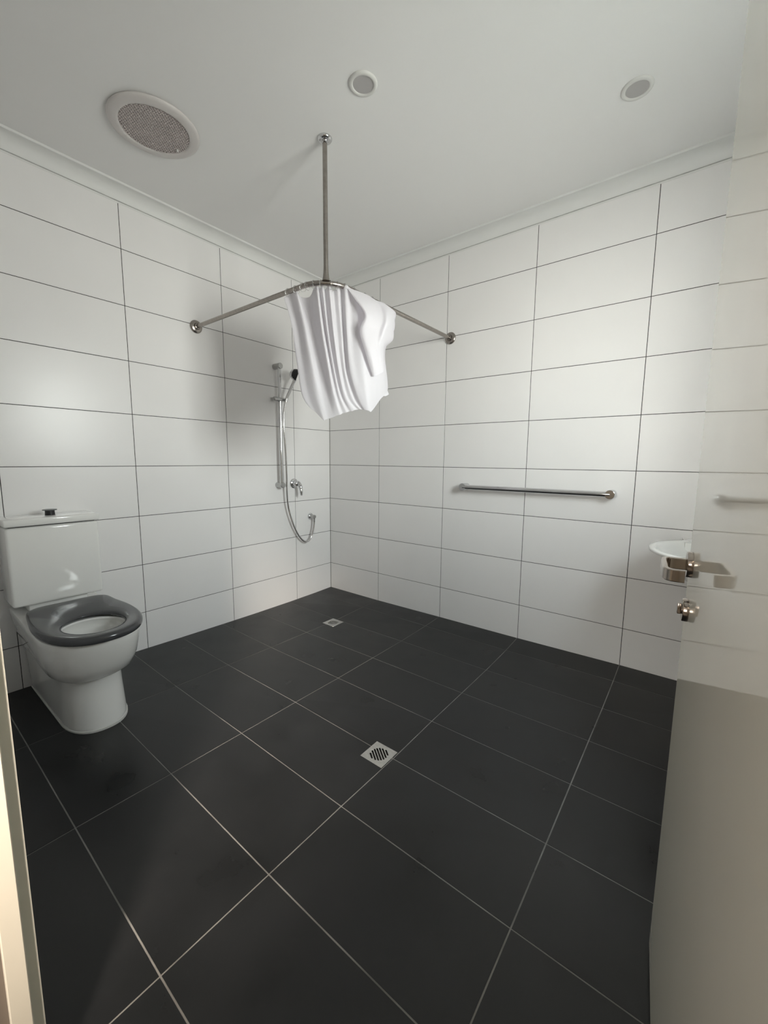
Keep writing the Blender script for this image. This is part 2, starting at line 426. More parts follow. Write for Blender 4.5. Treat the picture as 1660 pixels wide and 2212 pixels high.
# ------------------------------------------------------------------ doorway frame, hall shell
fr = thing('trim_5', 'cream painted door frame at the edge of the doorway', 'door frame', (DX0, RY, 0), 'structure')
HT = -2.62
obj('jamb', B(DX0-.012, DX0, RY-.0175, RY+.001, -.01, DH), M['jamb'], fr, flat=True)
obj('jamb', B(DX1, DX1+.012, RY-.0175, RY+.001, -.01, DH), M['jamb'], fr, flat=True)
for xa, xb, s in ((DX0-.012, DX0+.020, 1), (DX1-.020, DX1+.012, -1)):
    obj('door_stop', B(xa, xb, RY-.0445, RY-.0165, -.01, DH, bev=.0015, seg=1), M['jamb_stop'], fr, flat=True)
    obj('architrave', B(xa - (.05 if s > 0 else -.012), xb - (.014 if s > 0 else -.05), RY-.13, RY-.0445, -.01, DH+.05), M['taupe'], fr, flat=True)
obj('head_jamb', B(DX0-.012, DX1+.012, RY-.0445, RY+.001, DH, DH+.012), M['jamb'], fr, flat=True)
hf = tag(obj('floor_hall', B(.9, 3.20, -5.2, FY[-1], -.04, .002), M['hall_floor'], flat=True), 'brown hall floor beyond the doorway', 'floor', 'structure')
for nm, a, lb in (('wall_hall_left', (.9, 1.0, -5.2, -2.64), 'hall side wall left of the doorway'), ('wall_hall_right', (3.16, 3.20, -5.2, -2.64), 'hall side wall right of the doorway'), ('wall_hall_back', (.9, 3.20, -5.3, -5.2), 'hall wall facing the doorway')):
    tag(obj(nm, B(*a, -.04, 2.5), M['hall_wall'], flat=True), lb, 'wall', 'structure')
for nm, a in (('wall_hall_front', (.9, DX0-.012, -2.64, -2.632, -.04, 2.5)), ('wall_hall_front', (DX1+.012, 3.20, -2.64, -2.632, -.04, 2.5)), ('wall_hall_front', (DX0-.012, DX1+.012, -2.64, -2.632, DH+.012, 2.5))):
    tag(obj(nm, B(*a), M['hall_wall'], flat=True), 'hall face of the doorway wall', 'wall', 'structure')
tag(obj('ceiling_hall', B(.9, 3.20, -5.3, -2.632, 2.5, 2.54), M['ceiling'], flat=True), 'white hall ceiling', 'ceiling', 'structure')
# hall downlight
hl = thing('downlight', 'lit warm downlight in the hall ceiling outside the doorway', 'light', (HALL_SPOT[0], HALL_SPOT[1], 2.5))
obj('trim_ring', L((HALL_SPOT[0], HALL_SPOT[1], 2.5), (0, 0, -1), [(.075, 0), (.075, .006), (.055, .008), (.055, .004)]), M['light_ring'], hl)
obj('lens', L((HALL_SPOT[0], HALL_SPOT[1], 2.496), (0, 0, -1), [(.054, 0), (.054, .002)]), M['lamp_lens'], hl)
sp = lamp('hall_spot', 'SPOT', (HALL_SPOT[0], HALL_SPOT[1], 2.47), HALL_SPOT_W, (1.0, .86, .72), .12, spot_size=radians(44), spot_blend=1.0)
d = (Vector((.75, -1.85, 0)) - Vector((HALL_SPOT[0], HALL_SPOT[1], 2.47)))
sp.rotation_euler = d.to_track_quat('-Z', 'Y').to_euler()
sp.parent = hl; sp.matrix_parent_inverse = Matrix.Translation(-hl.location)
hall_fill = lamp('hall_fill_light', 'AREA', (1.80, -5.185, 1.45), HALL_FILL_W, (1.0, .95, .86), 1.2, (radians(90), 0, 0))  # unseen fill light added to brighten the door and room
hall_fill.data.shape = 'SQUARE'
bm = bmesh.new()  # frame added to give the fill light a window's outline
for a in ((1.14, 2.46, .79, .85), (1.14, 2.46, 2.05, 2.11), (1.14, 1.20, .85, 2.05), (2.40, 2.46, .85, 2.05)): box(bm, a[0], a[1], -5.20, -5.17, a[2], a[3])
tag(obj('fill_light_frame', bm, M['frame'], flat=True), 'square white frame added around the unseen hall fill light', 'window', 'structure')

# ------------------------------------------------------------------ door leaf, standing open into the room
DA = Vector((2.649, -1.520, 0)); DT = radians(5.8); DR = Vector((sin(DT), -cos(DT), 0)); DN = Vector((-cos(DT), -sin(DT), 0))
def D(s, o, z): return DA + DR*s + DN*o + Vector((0, 0, z))
def dbox(s0, s1, o0, o1, z0, z1, bev=0, seg=2):
    bm = bmesh.new(); vs = [bm.verts.new(D(s, o, z)) for s in (s0, s1) for o in (o0, o1) for z in (z0, z1)]
    for q in ((0,1,3,2),(4,6,7,5),(0,4,5,1),(2,3,7,6),(0,2,6,4),(1,5,7,3)): bm.faces.new([vs[i] for i in q])
    if bev: bmesh.ops.bevel(bm, geom=list(bm.edges), offset=bev, segments=seg, affect='EDGES', profile=.5)
    return bm
door = thing('door_1', 'glossy cream door leaf standing open at the right edge', 'door', tuple(D(.965, 0, .012)), 'structure')
obj('door_leaf', dbox(0, .965, -.038, 0, .014, 2.052, bev=.0015, seg=1), M['door'], door, flat=True)
for z in (.25, 1.03, 1.85):
    obj('hinge', L(D(.972, .004, z-.05), (0, 0, 1), [(.006, 0), (.006, .1)], 12), M['chrome_satin'], door)
HZ, HS = .981, .058
lev = obj('lever_handle', L(D(HS, 0, HZ), DN, [(.0, 0), (.0265, 0), (.0265, .0085), (.0255, .010), (.0, .010)], 40), M['lever'], door, label='steel lever handle on round rose')
path = [Vector(p + (0,)) for p in ((0, .009), (0, .022), (0, .034), (.001, .041), (.005, .0465), (.012, .049), (.030, .050), (.060, .050), (.092, .050), (.103, .049), (.111, .0455), (.1155, .040), (.117, .032), (.117, .021))]
cen = [cr(path, k/3) for k in range((len(path)-1)*3 + 1)]
loops = []
for k, p in enumerate(cen):
    t = (cen[min(k+1, len(cen)-1)] - cen[max(k-1, 0)]).normalized(); nn = Vector((-t.y, t.x, 0)); th = .0075 if k < 9 else .0048; hh = .0115
    loops.append([D(HS + (p + nn*a).x, (p + nn*a).y, HZ + b) for a, b in ((-th, -hh+.0015), (-th+.0015, -hh), (th-.0015, -hh), (th, -hh+.0015), (th, hh-.0015), (th-.0015, hh), (-th+.0015, hh), (-th, hh-.0015))])
bm = bmesh.new(); loft(bm, loops, True, True)
obj('lever', bm, M['lever'], lev, angle=30)
lk = obj('privacy_lock', L(D(HS+.006, 0, .886), DN, [(.0, 0), (.0235, 0), (.0235, .009), (.0225, .0105), (.009, .0105), (.009, .0115)], 40), M['lever'], door, label='round steel privacy lock with a small turn snib')
obj('snib', dbox(HS+.001, HS+.010, .011, .0185, .876, .899, bev=.002), M['lever'], lk)

# ------------------------------------------------------------------ cornice level: exhaust vent and downlights
VX, VY = .598, -1.655
vent = thing('exhaust_vent', 'large round white exhaust vent with perforated grille in the ceiling', 'vent', (VX, VY, CH))
obj('vent_rim', L((VX, VY, CH), (0, 0, -1), [(.172, 0), (.180, .003), (.183, .008), (.181, .013), (.172, .018), (.150, .0205), (.141, .019), (.1385, .015), (.1385, .006)], 72), M['vent'], vent, angle=60)
obj('backing_plate', L((VX, VY, CH-.0005), (0, 0, -1), [(.139, 0), (.139, .003)], 48), M['dark'], vent)
bm = bmesh.new(); R = .1385; pit = .0106; zc = CH - .0155
ca, sa = cos(radians(8)), sin(radians(8))
def vb(a0, a1, b0, b1, z0=zc-.0012, z1=zc+.0012):
    vs = [bm.verts.new((VX + a*ca - b*sa, VY + a*sa + b*ca, z)) for a in (a0, a1) for b in (b0, b1) for z in (z0, z1)]
    for q in ((0,1,3,2),(4,6,7,5),(0,4,5,1),(2,3,7,6),(0,2,6,4),(1,5,7,3)): bm.faces.new([vs[i] for i in q])
k = -16
while k <= 16:
    b = k*pit*.93; hw = sqrt(max(R*R - b*b, 0))
    if hw > .01: vb(-hw, hw, b-.0013, b+.0013)
    bb = b + pit*.93/2; hw2 = sqrt(max(R*R - (abs(bb)+.001)**2, 0)); a = -hw2 + 0
    a = (math.floor(-hw2/.0126) + (.5 if k % 2 else 0))*.0126
    while a < hw2:
        if abs(a) < hw2: vb(a-.0013, a+.0013, b+.0014, b+pit*.93-.0014)
        a += .0126
    k += 1
gr = obj('grille', bm, M['vent_mesh'], vent, flat=True, kind='stuff')
obj('grille_clip', L((.560, -1.538, CH-.0165), (0, 0, -1), [(.006, 0), (.006, .004), (.003, .006)], 12), M['light_ring'], vent)

for (x, y, lb) in ((1.473, -1.248, 'small round downlight nearest the ceiling centre, left of the other one'), (2.322, -.574, 'small round downlight at upper right beside the door top')):
    dl = thing('downlight', lb, 'light', (x, y, CH), group='unlit bathroom downlights')
    obj('trim_ring', L((x, y, CH), (0, 0, -1), [(.0565, 0), (.0565, .003), (.054, .0065), (.048, .0085), (.0425, .0075), (.040, .004), (.040, .001)], 56), M['light_ring'], dl, angle=60)
    obj('diffuser', L((x, y, CH-.0005), (0, 0, -1), [(.0405, 0), (.0405, .004)], 48), M['diffuser'], dl)

# ------------------------------------------------------------------ shower curtain rail
RZ = 2.028; XR = 1.195; YR = -1.190
rail = thing('shower_curtain_rail', 'L-shaped brushed metal curtain rail hung from wall and ceiling', 'curtain rail', (XR-.047, YR+.044, RZ))
def rail_pt(s):
    """s = distance along rail from left wall; returns point"""
    Rr = .15; l1 = XR - Rr; arc = Rr*pi/2
    if s < l1: return Vector((s, YR, RZ))
    if s < l1 + arc:
        t = (s-l1)/Rr; return Vector((l1 + Rr*sin(t), YR + Rr - Rr*cos(t), RZ))
    return Vector((XR, YR + Rr + (s-l1-arc), RZ))
total = (XR-.15) + .15*pi/2 + (-YR-.15)
bm = bmesh.new()
S = [.012, XR-.15] + [XR-.15 + .15*pi/2*i/12 for i in range(1, 12)] + [XR-.15 + .15*pi/2, total-.012]
tube(bm, [rail_pt(s) for s in S], .0122, 20)
obj('rail_tube', bm, M['nickel'], rail, angle=50)
fl = [(.040, 0), (.0405, .004), (.038, .009), (.030, .013), (.021, .015), (.019, .012), (.0155, .012), (.0155, .024), (.013, .025)]
obj('wall_flange', L((.0, YR, RZ), (1, 0, 0), fl, 40), M['nickel'], rail, angle=60)
obj('wall_flange', L((XR, 0, RZ), (0, -1, 0), fl, 40), M['nickel'], rail, angle=60)
px, py = XR-.15+.15*cos(pi/4), YR+.15-.15*sin(pi/4)
obj('ceiling_flange', L((px, py, CH), (0, 0, -1), [(.034, 0), (.034, .004), (.030, .010), (.021, .014), (.0165, .014), (.0165, .020), (.013, .022)], 40), M['chrome'], rail, angle=60)
obj('ceiling_post', L((px, py, RZ+.008), (0, 0, 1), [(.021, 0), (.0175, .006), (.0150, .018), (.0128, .040), (.0112, .075), (.0110, CH-RZ-.022)], 24), M['nickel'], rail, angle=60)

# ------------------------------------------------------------------ shower curtain, gathered at the corner of the rail
CURTAIN_GUIDES = [
 [(-0.211,-0.035,-0.13),(-0.174,-0.163,-0.1),(-0.15,-0.348,-0.075),(-0.126,-0.51,-0.05),(-0.091,-0.571,-0.035)],
 [(-0.183,-0.011,-0.13),(-0.144,-0.168,-0.095),(-0.119,-0.35,-0.06),(-0.093,-0.512,-0.035),(-0.057,-0.603,-0.02)],
 [(-0.157,-0.01,-0.095),(-0.114,-0.184,-0.06),(-0.088,-0.355,-0.035),(-0.06,-0.514,-0.015),(-0.017,-0.645,-0.002)],
 [(-0.143,-0.011,-0.085),(-0.098,-0.183,-0.06),(-0.07,-0.355,-0.03),(-0.041,-0.514,-0.012),(-0.008,-0.643,-0.002)],
 [(-0.127,-0.027,-0.11),(-0.079,-0.181,-0.085),(-0.05,-0.357,-0.05),(-0.021,-0.512,-0.02),(0.008,-0.638,-0.004)],
 [(-0.082,-0.03,-0.095),(-0.053,-0.194,-0.07),(-0.02,-0.368,-0.036),(0.004,-0.519,-0.014),(0.029,-0.631,0)],
 [(-0.057,-0.004,-0.045),(-0.034,-0.193,-0.025),(-0.003,-0.371,-0),(0.023,-0.517,0.008),(0.049,-0.622,0.006)],
 [(-0.042,0.006,-0.025),(-0.02,-0.195,-0.008),(0.01,-0.373,0.012),(0.036,-0.516,0.016),(0.066,-0.618,0.01)],
 [(-0.032,-0.005,-0.045),(-0.007,-0.197,-0.03),(0.022,-0.375,-0.006),(0.048,-0.521,0.005),(0.079,-0.61,0.005)],
 [(-0.016,-0.003,-0.02),(0.005,-0.206,-0.004),(0.033,-0.383,0.012),(0.061,-0.52,0.015),(0.098,-0.606,0.009)],
 [(-0.003,-0.012,-0.04),(0.014,-0.203,-0.022),(0.04,-0.384,-0.002),(0.071,-0.522,0.005),(0.112,-0.6,0.005)],
 [(0.009,-0.005,-0.018),(0.027,-0.209,-0.006),(0.051,-0.393,0.01),(0.082,-0.526,0.015),(0.126,-0.598,0.009)],
 [(0.02,-0.002,-0.012),(0.036,-0.21,0.006),(0.06,-0.394,0.018),(0.093,-0.526,0.018),(0.139,-0.593,0.009)],
 [(0.036,-0.016,-0.04),(0.052,-0.214,-0.014),(0.074,-0.398,0.006),(0.105,-0.531,0.008),(0.154,-0.59,0.005)],
 [(0.058,-0.006,-0.025),(0.075,-0.225,-0.004),(0.089,-0.403,0.014),(0.123,-0.531,0.015),(0.165,-0.588,0.009)],
 [(0.074,-0.005,-0.04),(0.086,-0.232,-0.016),(0.101,-0.408,0.006),(0.135,-0.53,0.01),(0.177,-0.59,0.006)],
 [(0.087,0.004,-0.018),(0.099,-0.246,0.012),(0.112,-0.41,0.026),(0.15,-0.528,0.024),(0.188,-0.593,0.012)],
 [(0.101,0.006,-0.015),(0.108,-0.249,0.016),(0.123,-0.406,0.032),(0.159,-0.523,0.028),(0.195,-0.593,0.014)],
 [(0.119,-0.002,-0.03),(0.126,-0.231,0.01),(0.141,-0.383,0.03),(0.175,-0.51,0.03),(0.202,-0.595,0.014)],
 [(0.144,-0.014,-0.03),(0.158,-0.209,0.012),(0.175,-0.361,0.032),(0.196,-0.496,0.028),(0.211,-0.597,0.012)],
 [(0.175,-0.048,-0.05),(0.182,-0.218,-0.01),(0.208,-0.343,0.01),(0.223,-0.47,0.01),(0.221,-0.6,0.006)],
 [(0.22,-0.04,-0.06),(0.235,-0.193,-0.015),(0.241,-0.323,0.006),(0.245,-0.452,-0.008),(0.245,-0.571,-0.02)],
 [(0.267,-0.034,-0.1),(0.292,-0.165,-0.06),(0.27,-0.307,-0.03),(0.276,-0.437,-0.035),(0.276,-0.527,-0.05)],
 [(0.312,-0.043,-0.12),(0.335,-0.151,-0.1),(0.295,-0.284,-0.08),(0.303,-0.423,-0.08),(0.302,-0.499,-0.08)],
 [(0.359,-0.06,-0.17),(0.359,-0.148,-0.16),(0.307,-0.264,-0.14),(0.321,-0.412,-0.14),(0.323,-0.457,-0.13)],
 [(0.315,-0.026,-0.22),(0.322,-0.129,-0.23),(0.286,-0.262,-0.22),(0.295,-0.396,-0.2),(0.3,-0.437,-0.19)],
 [(0.183,0.002,-0.2),(0.184,-0.133,-0.22),(0.183,-0.307,-0.2),(0.194,-0.408,-0.18),(0.196,-0.499,-0.16)],
 [(0.083,-0.006,-0.13),(0.078,-0.156,-0.16),(0.077,-0.32,-0.16),(0.086,-0.443,-0.14),(0.092,-0.527,-0.12)],
 [(-0.011,-0.018,-0.11),(-0.018,-0.166,-0.14),(-0.015,-0.328,-0.14),(-0.001,-0.451,-0.11),(0.012,-0.547,-0.09)],
 [(-0.119,-0.04,-0.16),(-0.095,-0.164,-0.16),(-0.082,-0.333,-0.13),(-0.068,-0.454,-0.1),(-0.039,-0.551,-0.07)],
]
FLAP_GUIDES = [
 [(0.105,-0.013,-0.01),(0.142,-0.075,0.02),(0.185,-0.147,0.045),(0.164,-0.207,0.05),(0.164,-0.245,0.05),(0.182,-0.304,0.05),(0.205,-0.373,0.045),(0.227,-0.429,0.03)],
 [(0.118,-0.014,-0.012),(0.159,-0.077,0.026),(0.195,-0.151,0.052),(0.179,-0.213,0.058),(0.179,-0.251,0.058),(0.197,-0.31,0.058),(0.216,-0.374,0.05),(0.234,-0.429,0.033)],
 [(0.16,-0.015,-0.03),(0.192,-0.078,0.01),(0.218,-0.155,0.042),(0.204,-0.218,0.05),(0.204,-0.264,0.055),(0.216,-0.315,0.055),(0.228,-0.369,0.05),(0.244,-0.426,0.03)],
 [(0.21,-0.024,-0.05),(0.234,-0.081,-0.01),(0.249,-0.161,0.024),(0.233,-0.221,0.036),(0.227,-0.276,0.048),(0.237,-0.319,0.042),(0.247,-0.365,0.036),(0.258,-0.419,0.022)],
 [(0.249,-0.037,-0.07),(0.27,-0.086,-0.04),(0.276,-0.155,0.01),(0.259,-0.216,0.022),(0.247,-0.276,0.034),(0.255,-0.32,0.028),(0.262,-0.368,0.022),(0.274,-0.409,0.008)],
 [(0.279,-0.041,-0.08),(0.295,-0.089,-0.035),(0.296,-0.161,0.018),(0.279,-0.221,0.028),(0.264,-0.277,0.026),(0.267,-0.318,0.016),(0.275,-0.365,0.01),(0.284,-0.4,-0.002)],
 [(0.303,-0.043,-0.1),(0.322,-0.081,-0.06),(0.321,-0.16,-0.015),(0.304,-0.217,-0.01),(0.284,-0.273,-0.01),(0.283,-0.314,-0.018),(0.288,-0.36,-0.02),(0.294,-0.383,-0.03)],
 [(0.33,-0.046,-0.14),(0.354,-0.073,-0.12),(0.345,-0.151,-0.085),(0.34,-0.218,-0.08),(0.304,-0.261,-0.08),(0.298,-0.297,-0.085),(0.302,-0.333,-0.09),(0.307,-0.356,-0.09)],
 [(0.344,-0.042,-0.17),(0.368,-0.066,-0.165),(0.352,-0.135,-0.15),(0.349,-0.204,-0.14),(0.307,-0.243,-0.14),(0.302,-0.283,-0.14),(0.305,-0.317,-0.14),(0.31,-0.34,-0.14)],
]
HEM_GUIDES=[
 [(0.29,-0.25,-0.17),(0.318,-0.43,-0.165),(0.334,-0.485,-0.16)],
 [(0.265,-0.25,-0.16),(0.29,-0.44,-0.155),(0.308,-0.497,-0.155)],
 [(0.24,-0.26,-0.15),(0.26,-0.44,-0.15),(0.28,-0.48,-0.15)],
]

CO = Vector((1.148, -1.146, 2.028)); E1 = Vector((1, 1, 0))/sqrt(2); E3 = Vector((1, -1, 0))/sqrt(2)
def cp(p): return CO + E1*p[0] + E3*p[2] + Vector((0, 0, p[1]))
cur = thing('shower_curtain', 'white fabric shower curtain bunched and folded up at the rail corner', 'curtain', tuple(CO + Vector((0, 0, -.6))))
def cloth(guides, closed, ku, kv, seed, amp):
    """smooth sheet through vertical guide lines"""
    n = len(guides); rows = (len(guides[0])-1)*kv + 1; colz = []
    cols = [[cr([cp(q) for q in g], j/kv) for j in range(rows)] for g in guides]
    rnd = random.Random(seed); ph = [(rnd.uniform(0, 6.3), rnd.uniform(9, 26), rnd.uniform(4, 14)) for _ in range(6)]
    span = n if closed else n-1; out = []
    for i in range(span*ku + (0 if closed else 1)):
        t = i/ku; a = int(t) % n; f = t - int(t)
        if not closed and int(t) >= n-1: a, f = n-2, 1.0
        col = []
        for j in range(rows):
            g = (lambda q: cols[q % n][j]) if closed else (lambda q: cols[min(max(q, 0), n-1)][j])
            p0, p1, p2, p3 = g(a-1), g(a), g(a+1), g(a+2)
            v = 0.5*((2*p1) + (p2-p0)*f + (2*p0-5*p1+4*p2-p3)*f*f + (3*p1-p0-3*p2+p3)*f*f*f)
            w = sum(sin(p + k1*(v-CO).dot(E1)*2 + k2*(v.z)) for p, k1, k2 in ph)/6
            col.append(v + E3*(w*amp*min(1, j/rows*2.5)))
        out.append(col)
    return out
bm = bmesh.new()
c1 = cloth(CURTAIN_GUIDES, True, 5, 9, 3, .006)
loft(bm, c1, closed=False); 
vs = [v for v in bm.verts]
nr = len(c1[0])
for j in range(nr-1):
    bm.faces.new((vs[(len(c1)-1)*nr+j], vs[j], vs[j+1], vs[(len(c1)-1)*nr+j+1]))
for f in list(bm.faces): pass
loft(bm, cloth(FLAP_GUIDES, False, 5, 9, 5, .007), closed=False)
loft(bm, cloth(HEM_GUIDES, False, 5, 9, 8, .001), closed=False)
fab = obj('fabric', bm, M['fabric'], cur, angle=80)
so = fab.modifiers.new('thickness', 'SOLIDIFY'); so.thickness = .0012; so.offset = 0
ss = fab.modifiers.new('smooth', 'SUBSURF'); ss.levels = 1; ss.render_levels = 1
def torus(bm, c, nrm, R, r, n=24, m=8):
    d, u, v = basis(nrm); c = Vector(c); rings = []
    for i in range(n):
        a = 2*pi*i/n; e = u*cos(a) + v*sin(a)
        rings.append([bm.verts.new(c + e*(R + r*cos(2*pi*k/m)) + d*(r*sin(2*pi*k/m))) for k in range(m)])
    for i in range(n):
        for k in range(m): bm.faces.new((rings[i][k], rings[(i+1) % n][k], rings[(i+1) % n][(k+1) % m], rings[i][(k+1) % m]))
for s in (.925, .985, 1.035, 1.065, 1.105, 1.135, 1.185, 1.215, 1.255, 1.32, 1.40, 1.46):
    bm = bmesh.new(); p = rail_pt(s); q = rail_pt(s+.01); torus(bm, p + Vector((0, 0, -.006)), (q-p) + Vector((0, 0, random.uniform(-.002, .002))), .0195, .0017)
    obj('curtain_ring', bm, M['ring'], cur)

# ------------------------------------------------------------------ shower slide rail, hand shower, hose, mixer, outlet
SX, SY = .055, -.580
sr = thing('shower_slide_rail', 'vertical chrome shower slide rail on the left wall', 'shower rail', (0, SY, .985))
obj('slide_bar', L((SX, SY, .985), (0, 0, 1), [(.0135, 0), (.0135, .902)], 20), M['chrome'], sr, angle=60)
for z in (1.887, .985):
    obj('wall_bracket', L((0, SY, z), (1, 0, 0), [(.022, 0), (.022, .072), (.020, .0745), (.0, .0745)], 28), M['chrome_satin'], sr)
sl = obj('slider', L((.060, -.640, 1.640), (0, 1, 0), [(.013, 0), (.0155, .003), (.0155, .118), (.0135, .121)], 24), M['chrome_satin'], sr)
obj('slider_knob', L((.045, SY-.045, 1.640), (-1, 0, 0), [(.011, 0), (.013, .004), (.013, .026)], 16), M['chrome_satin'], sl)
hs = thing('hand_shower', 'chrome hand shower with black face resting in the slide rail holder', 'shower head', (.085, -.540, 1.640))
bm = bmesh.new()
tube(bm, spline([(.082, -.545, 1.622), (.090, -.538, 1.660), (.108, -.523, 1.710), (.128, -.508, 1.765), (.140, -.497, 1.795)], 4), [.0105]*5 + [.0112]*8 + [.0125]*4, 18)
obj('handle', bm, M['chrome'], hs)
fd = Vector((.56, .74, -.36)).normalized(); hc = Vector((.142, -.494, 1.826))
dome = [(.0, -.046), (.012, -.045), (.024, -.040), (.034, -.030), (.041, -.016), (.0445, .0), (.045, .008)]
obj('shower_head', L(hc, fd, dome, 40), M['chrome'], hs, angle=60)
off = Vector((.66, -.60, .1))*.0065 + fd*.003
obj('black_shell', L(hc + off, fd, [(a*.965, b*.93) for a, b in dome] + [(.0435, .0125), (.0, .0130)], 40), M['black_plastic'], hs, angle=60)
hp = [(.080, -.547, 1.622), (.077, -.556, 1.575), (.075, -.564, 1.512), (.072, -.559, 1.407), (.067, -.545, 1.23), (.062, -.537, 1.049), (.057, -.535, .939), (.050, -.518, .807),
      (.044, -.475, .678), (.042, -.418, .570), (.042, -.362, .508), (.043, -.315, .494), (.045, -.276, .525), (.047, -.253, .590), (.048, -.243, .640), (.048, -.241, .664)]
bm = bmesh.new(); tube(bm, spline(hp, 8), .0075, 14)
hose = tag(obj('shower_hose', bm, M['hose']), 'thin chrome hose hanging in a loop from hand shower to wall outlet', 'hose')
ol = thing('shower_outlet', 'small round chrome wall outlet where the shower hose ends', 'outlet', (0, -.243, .698))
obj('wall_rose', L((0, -.243, .699), (1, 0, 0), [(.029, 0), (.029, .006), (.025, .012), (.016, .014)], 32), M['chrome'], ol)
obj('elbow', L((.013, -.243, .699), (1, 0, 0), [(.0165, 0), (.0165, .040), (.0135, .047), (0, .048)], 24), M['chrome_satin'], ol)
obj('hose_nut', L((.048, -.242, .690), (0, 0, -1), [(.0100, 0), (.0105, .010), (.0095, .034)], 16), M['chrome'], ol)
mx = thing('shower_mixer', 'chrome shower mixer tap with a drooping lever on the left wall', 'tap', (0, -.412, .985))
MC = Vector((0, -.416, .990))
obj('cover_plate', L(MC, (1, 0, 0), [(.041, 0), (.041, .004), (.038, .010), (.027, .013)], 40), M['chrome'], mx, angle=60)
obj('mixer_body', L(MC + Vector((.010, 0, 0)), (1, 0, 0), [(.025, 0), (.0255, .022), (.023, .036), (.014, .044), (0, .046)], 32), M['chrome'], mx, angle=60)
bm = bmesh.new()
tube(bm, spline([MC + Vector((.036, 0, .012)), MC + Vector((.058, .002, .006)), MC + Vector((.074, .004, -.016)), MC + Vector((.083, .005, -.048)), MC + Vector((.086, .006, -.088)), MC + Vector((.0865, .006, -.092))], 4),
     [.013]*3 + [.015]*4 + [.0155]*4 + [.013]*4 + [.010]*3 + [.0085, .0075, .004], 18)
obj('mixer_lever', bm, M['chrome'], mx)

# ------------------------------------------------------------------ grab rail
gb = thing('grab_rail', 'straight horizontal chrome grab rail on the back wall beside the basin', 'grab rail', (1.80, 0, 1.005))
GX0, GX1, GZ, GY = 1.355, 2.258, 1.008, -.070
obj('bar', L((GX0, GY+.014, GZ), (1, 0, 0), [(.0155, 0), (.0155, GX1-GX0)], 24), M['chrome'], gb, angle=60)
for x in (GX0, GX1):
    obj('post', L((x, 0, GZ), (0, -1, 0), [(.0255, 0), (.0255, .066), (.0245, .0695), (.0235, .070), (0, .070)], 36), M['chrome'], gb, angle=20)

# ------------------------------------------------------------------ wash basin
bs = thing('wash_basin', 'white oval wall-hung wash basin partly hidden by the door handle', 'basin', (2.745, -.30, .80))
BC = Vector((2.748, -.335, 0))
def oval(a, b, z, cy=0, p=2.15, n=64):
    o = []
    for k in range(n):
        t = 2*pi*k/n; c, s = cos(t), sin(t)
        o.append(BC + Vector((a*math.copysign(abs(c)**(2/p), c), cy + b*math.copysign(abs(s)**(2/p), s), z)))
    return o
bm = bmesh.new()
loft(bm, [oval(.09, .09, .640, .06), oval(.125, .14, .655, .05), oval(.160, .185, .700, .03), oval(.190, .220, .750, .01), oval(.225, .255, .778), oval(.255, .274, .786), oval(.265, .283, .790), oval(.2665, .2845, .797), oval(.263, .281, .802),
          oval(.245, .262, .803), oval(.236, .250, .799), oval(.222, .235, .780), oval(.195, .205, .735), oval(.145, .150, .700), oval(.05, .05, .690)], True, True)
obj('bowl', bm, M['ceramic'], bs, angle=70)
bm = bmesh.new(); loft(bm, [[(2.60, -.002, z), (2.896, -.002, z), (2.88, -.15, z), (2.616, -.15, z)] for z in (.62, .70, .797)], True, True)
obj('wall_shelf', bm, M['ceramic'], bs)
obj('waste', L(BC + Vector((0, 0, .691)), (0, 0, 1), [(.022, 0), (.022, .003), (.015, .002)], 24), M['chrome'], bs)
bm = bmesh.new(); tube(bm, spline([BC + Vector((0, 0, .642)), BC + Vector((0, 0, .56)), BC + Vector((0, .04, .52)), BC + Vector((0, .12, .515)), BC + Vector((0, .333, .515))], 5), .020, 18)
obj('trap_pipe', bm, M['chrome_satin'], bs)

# ------------------------------------------------------------------ toilet
TY = -2.045
tl = thing('toilet', 'white close-coupled toilet with dark grey open seat against the left wall', 'toilet', (.35, TY, fz(.35, TY)))
def outl(xb, xf, wb_, w, xc, z, p=2.3, n=12, dy=0):
    pts = []; side = []
    for k in range(n+1):
        t = k/n; x = xb + (xc-xb)*t; s = t*t*(3-2*t); side.append((x, wb_ + (w-wb_)*s))
    fr_ = []
    for k in range(1, 2*n):
        a = pi/2 - pi*k/(2*n); c, s = cos(a), sin(a)
        fr_.append((xc + (xf-xc)*abs(c)**(2/p), w*math.copysign(abs(s)**(2/p), s)))
    loop = [(xb, -wb_ + 2*wb_*k/8) for k in range(8)] + side + fr_ + [(x, -y) for x, y in side[::-1]][:-1]
    return [Vector((x, TY + dy + y, z)) for x, y in loop]
base = fz(.4, TY) - .002
secs = [(.676, .116, .118, .50, base), (.682, .121, .122, .50, base+.006), (.680, .121, .122, .50, .03), (.672, .117, .124, .50, .10), (.664, .113, .128, .50, .17), (.660, .113, .132, .50, .218), (.664, .117, .135, .50, .236),
        (.690, .138, .139, .50, .246), (.724, .157, .145, .51, .268), (.756, .171, .156, .52, .315), (.778, .179, .166, .52, .370), (.792, .184, .174, .52, .415), (.796, .185, .177, .52, .436), (.793, .183, .176, .52, .444), (.784, .175, .170, .52, .4475)]
bm = bmesh.new()
loops = [outl(.006, xf, wb_, w, xc, z) for xf, w, wb_, xc, z in secs]
IC = Vector((.612, TY, 0))
def inner(a, b, z, dx=0):
    o = []
    for q in loops[-1]:
        t = atan2((q.y-TY)/b, (q.x-IC.x)/a); o.append(Vector((IC.x + dx + a*cos(t), TY + b*sin(t), z)))
    return o
loops += [inner(.150, .130, .4470), inner(.146, .126, .440), inner(.152, .132, .425), inner(.150, .130, .40), inner(.120, .105, .33), inner(.075, .07, .255, -.03), inner(.03, .03, .235, -.04)]
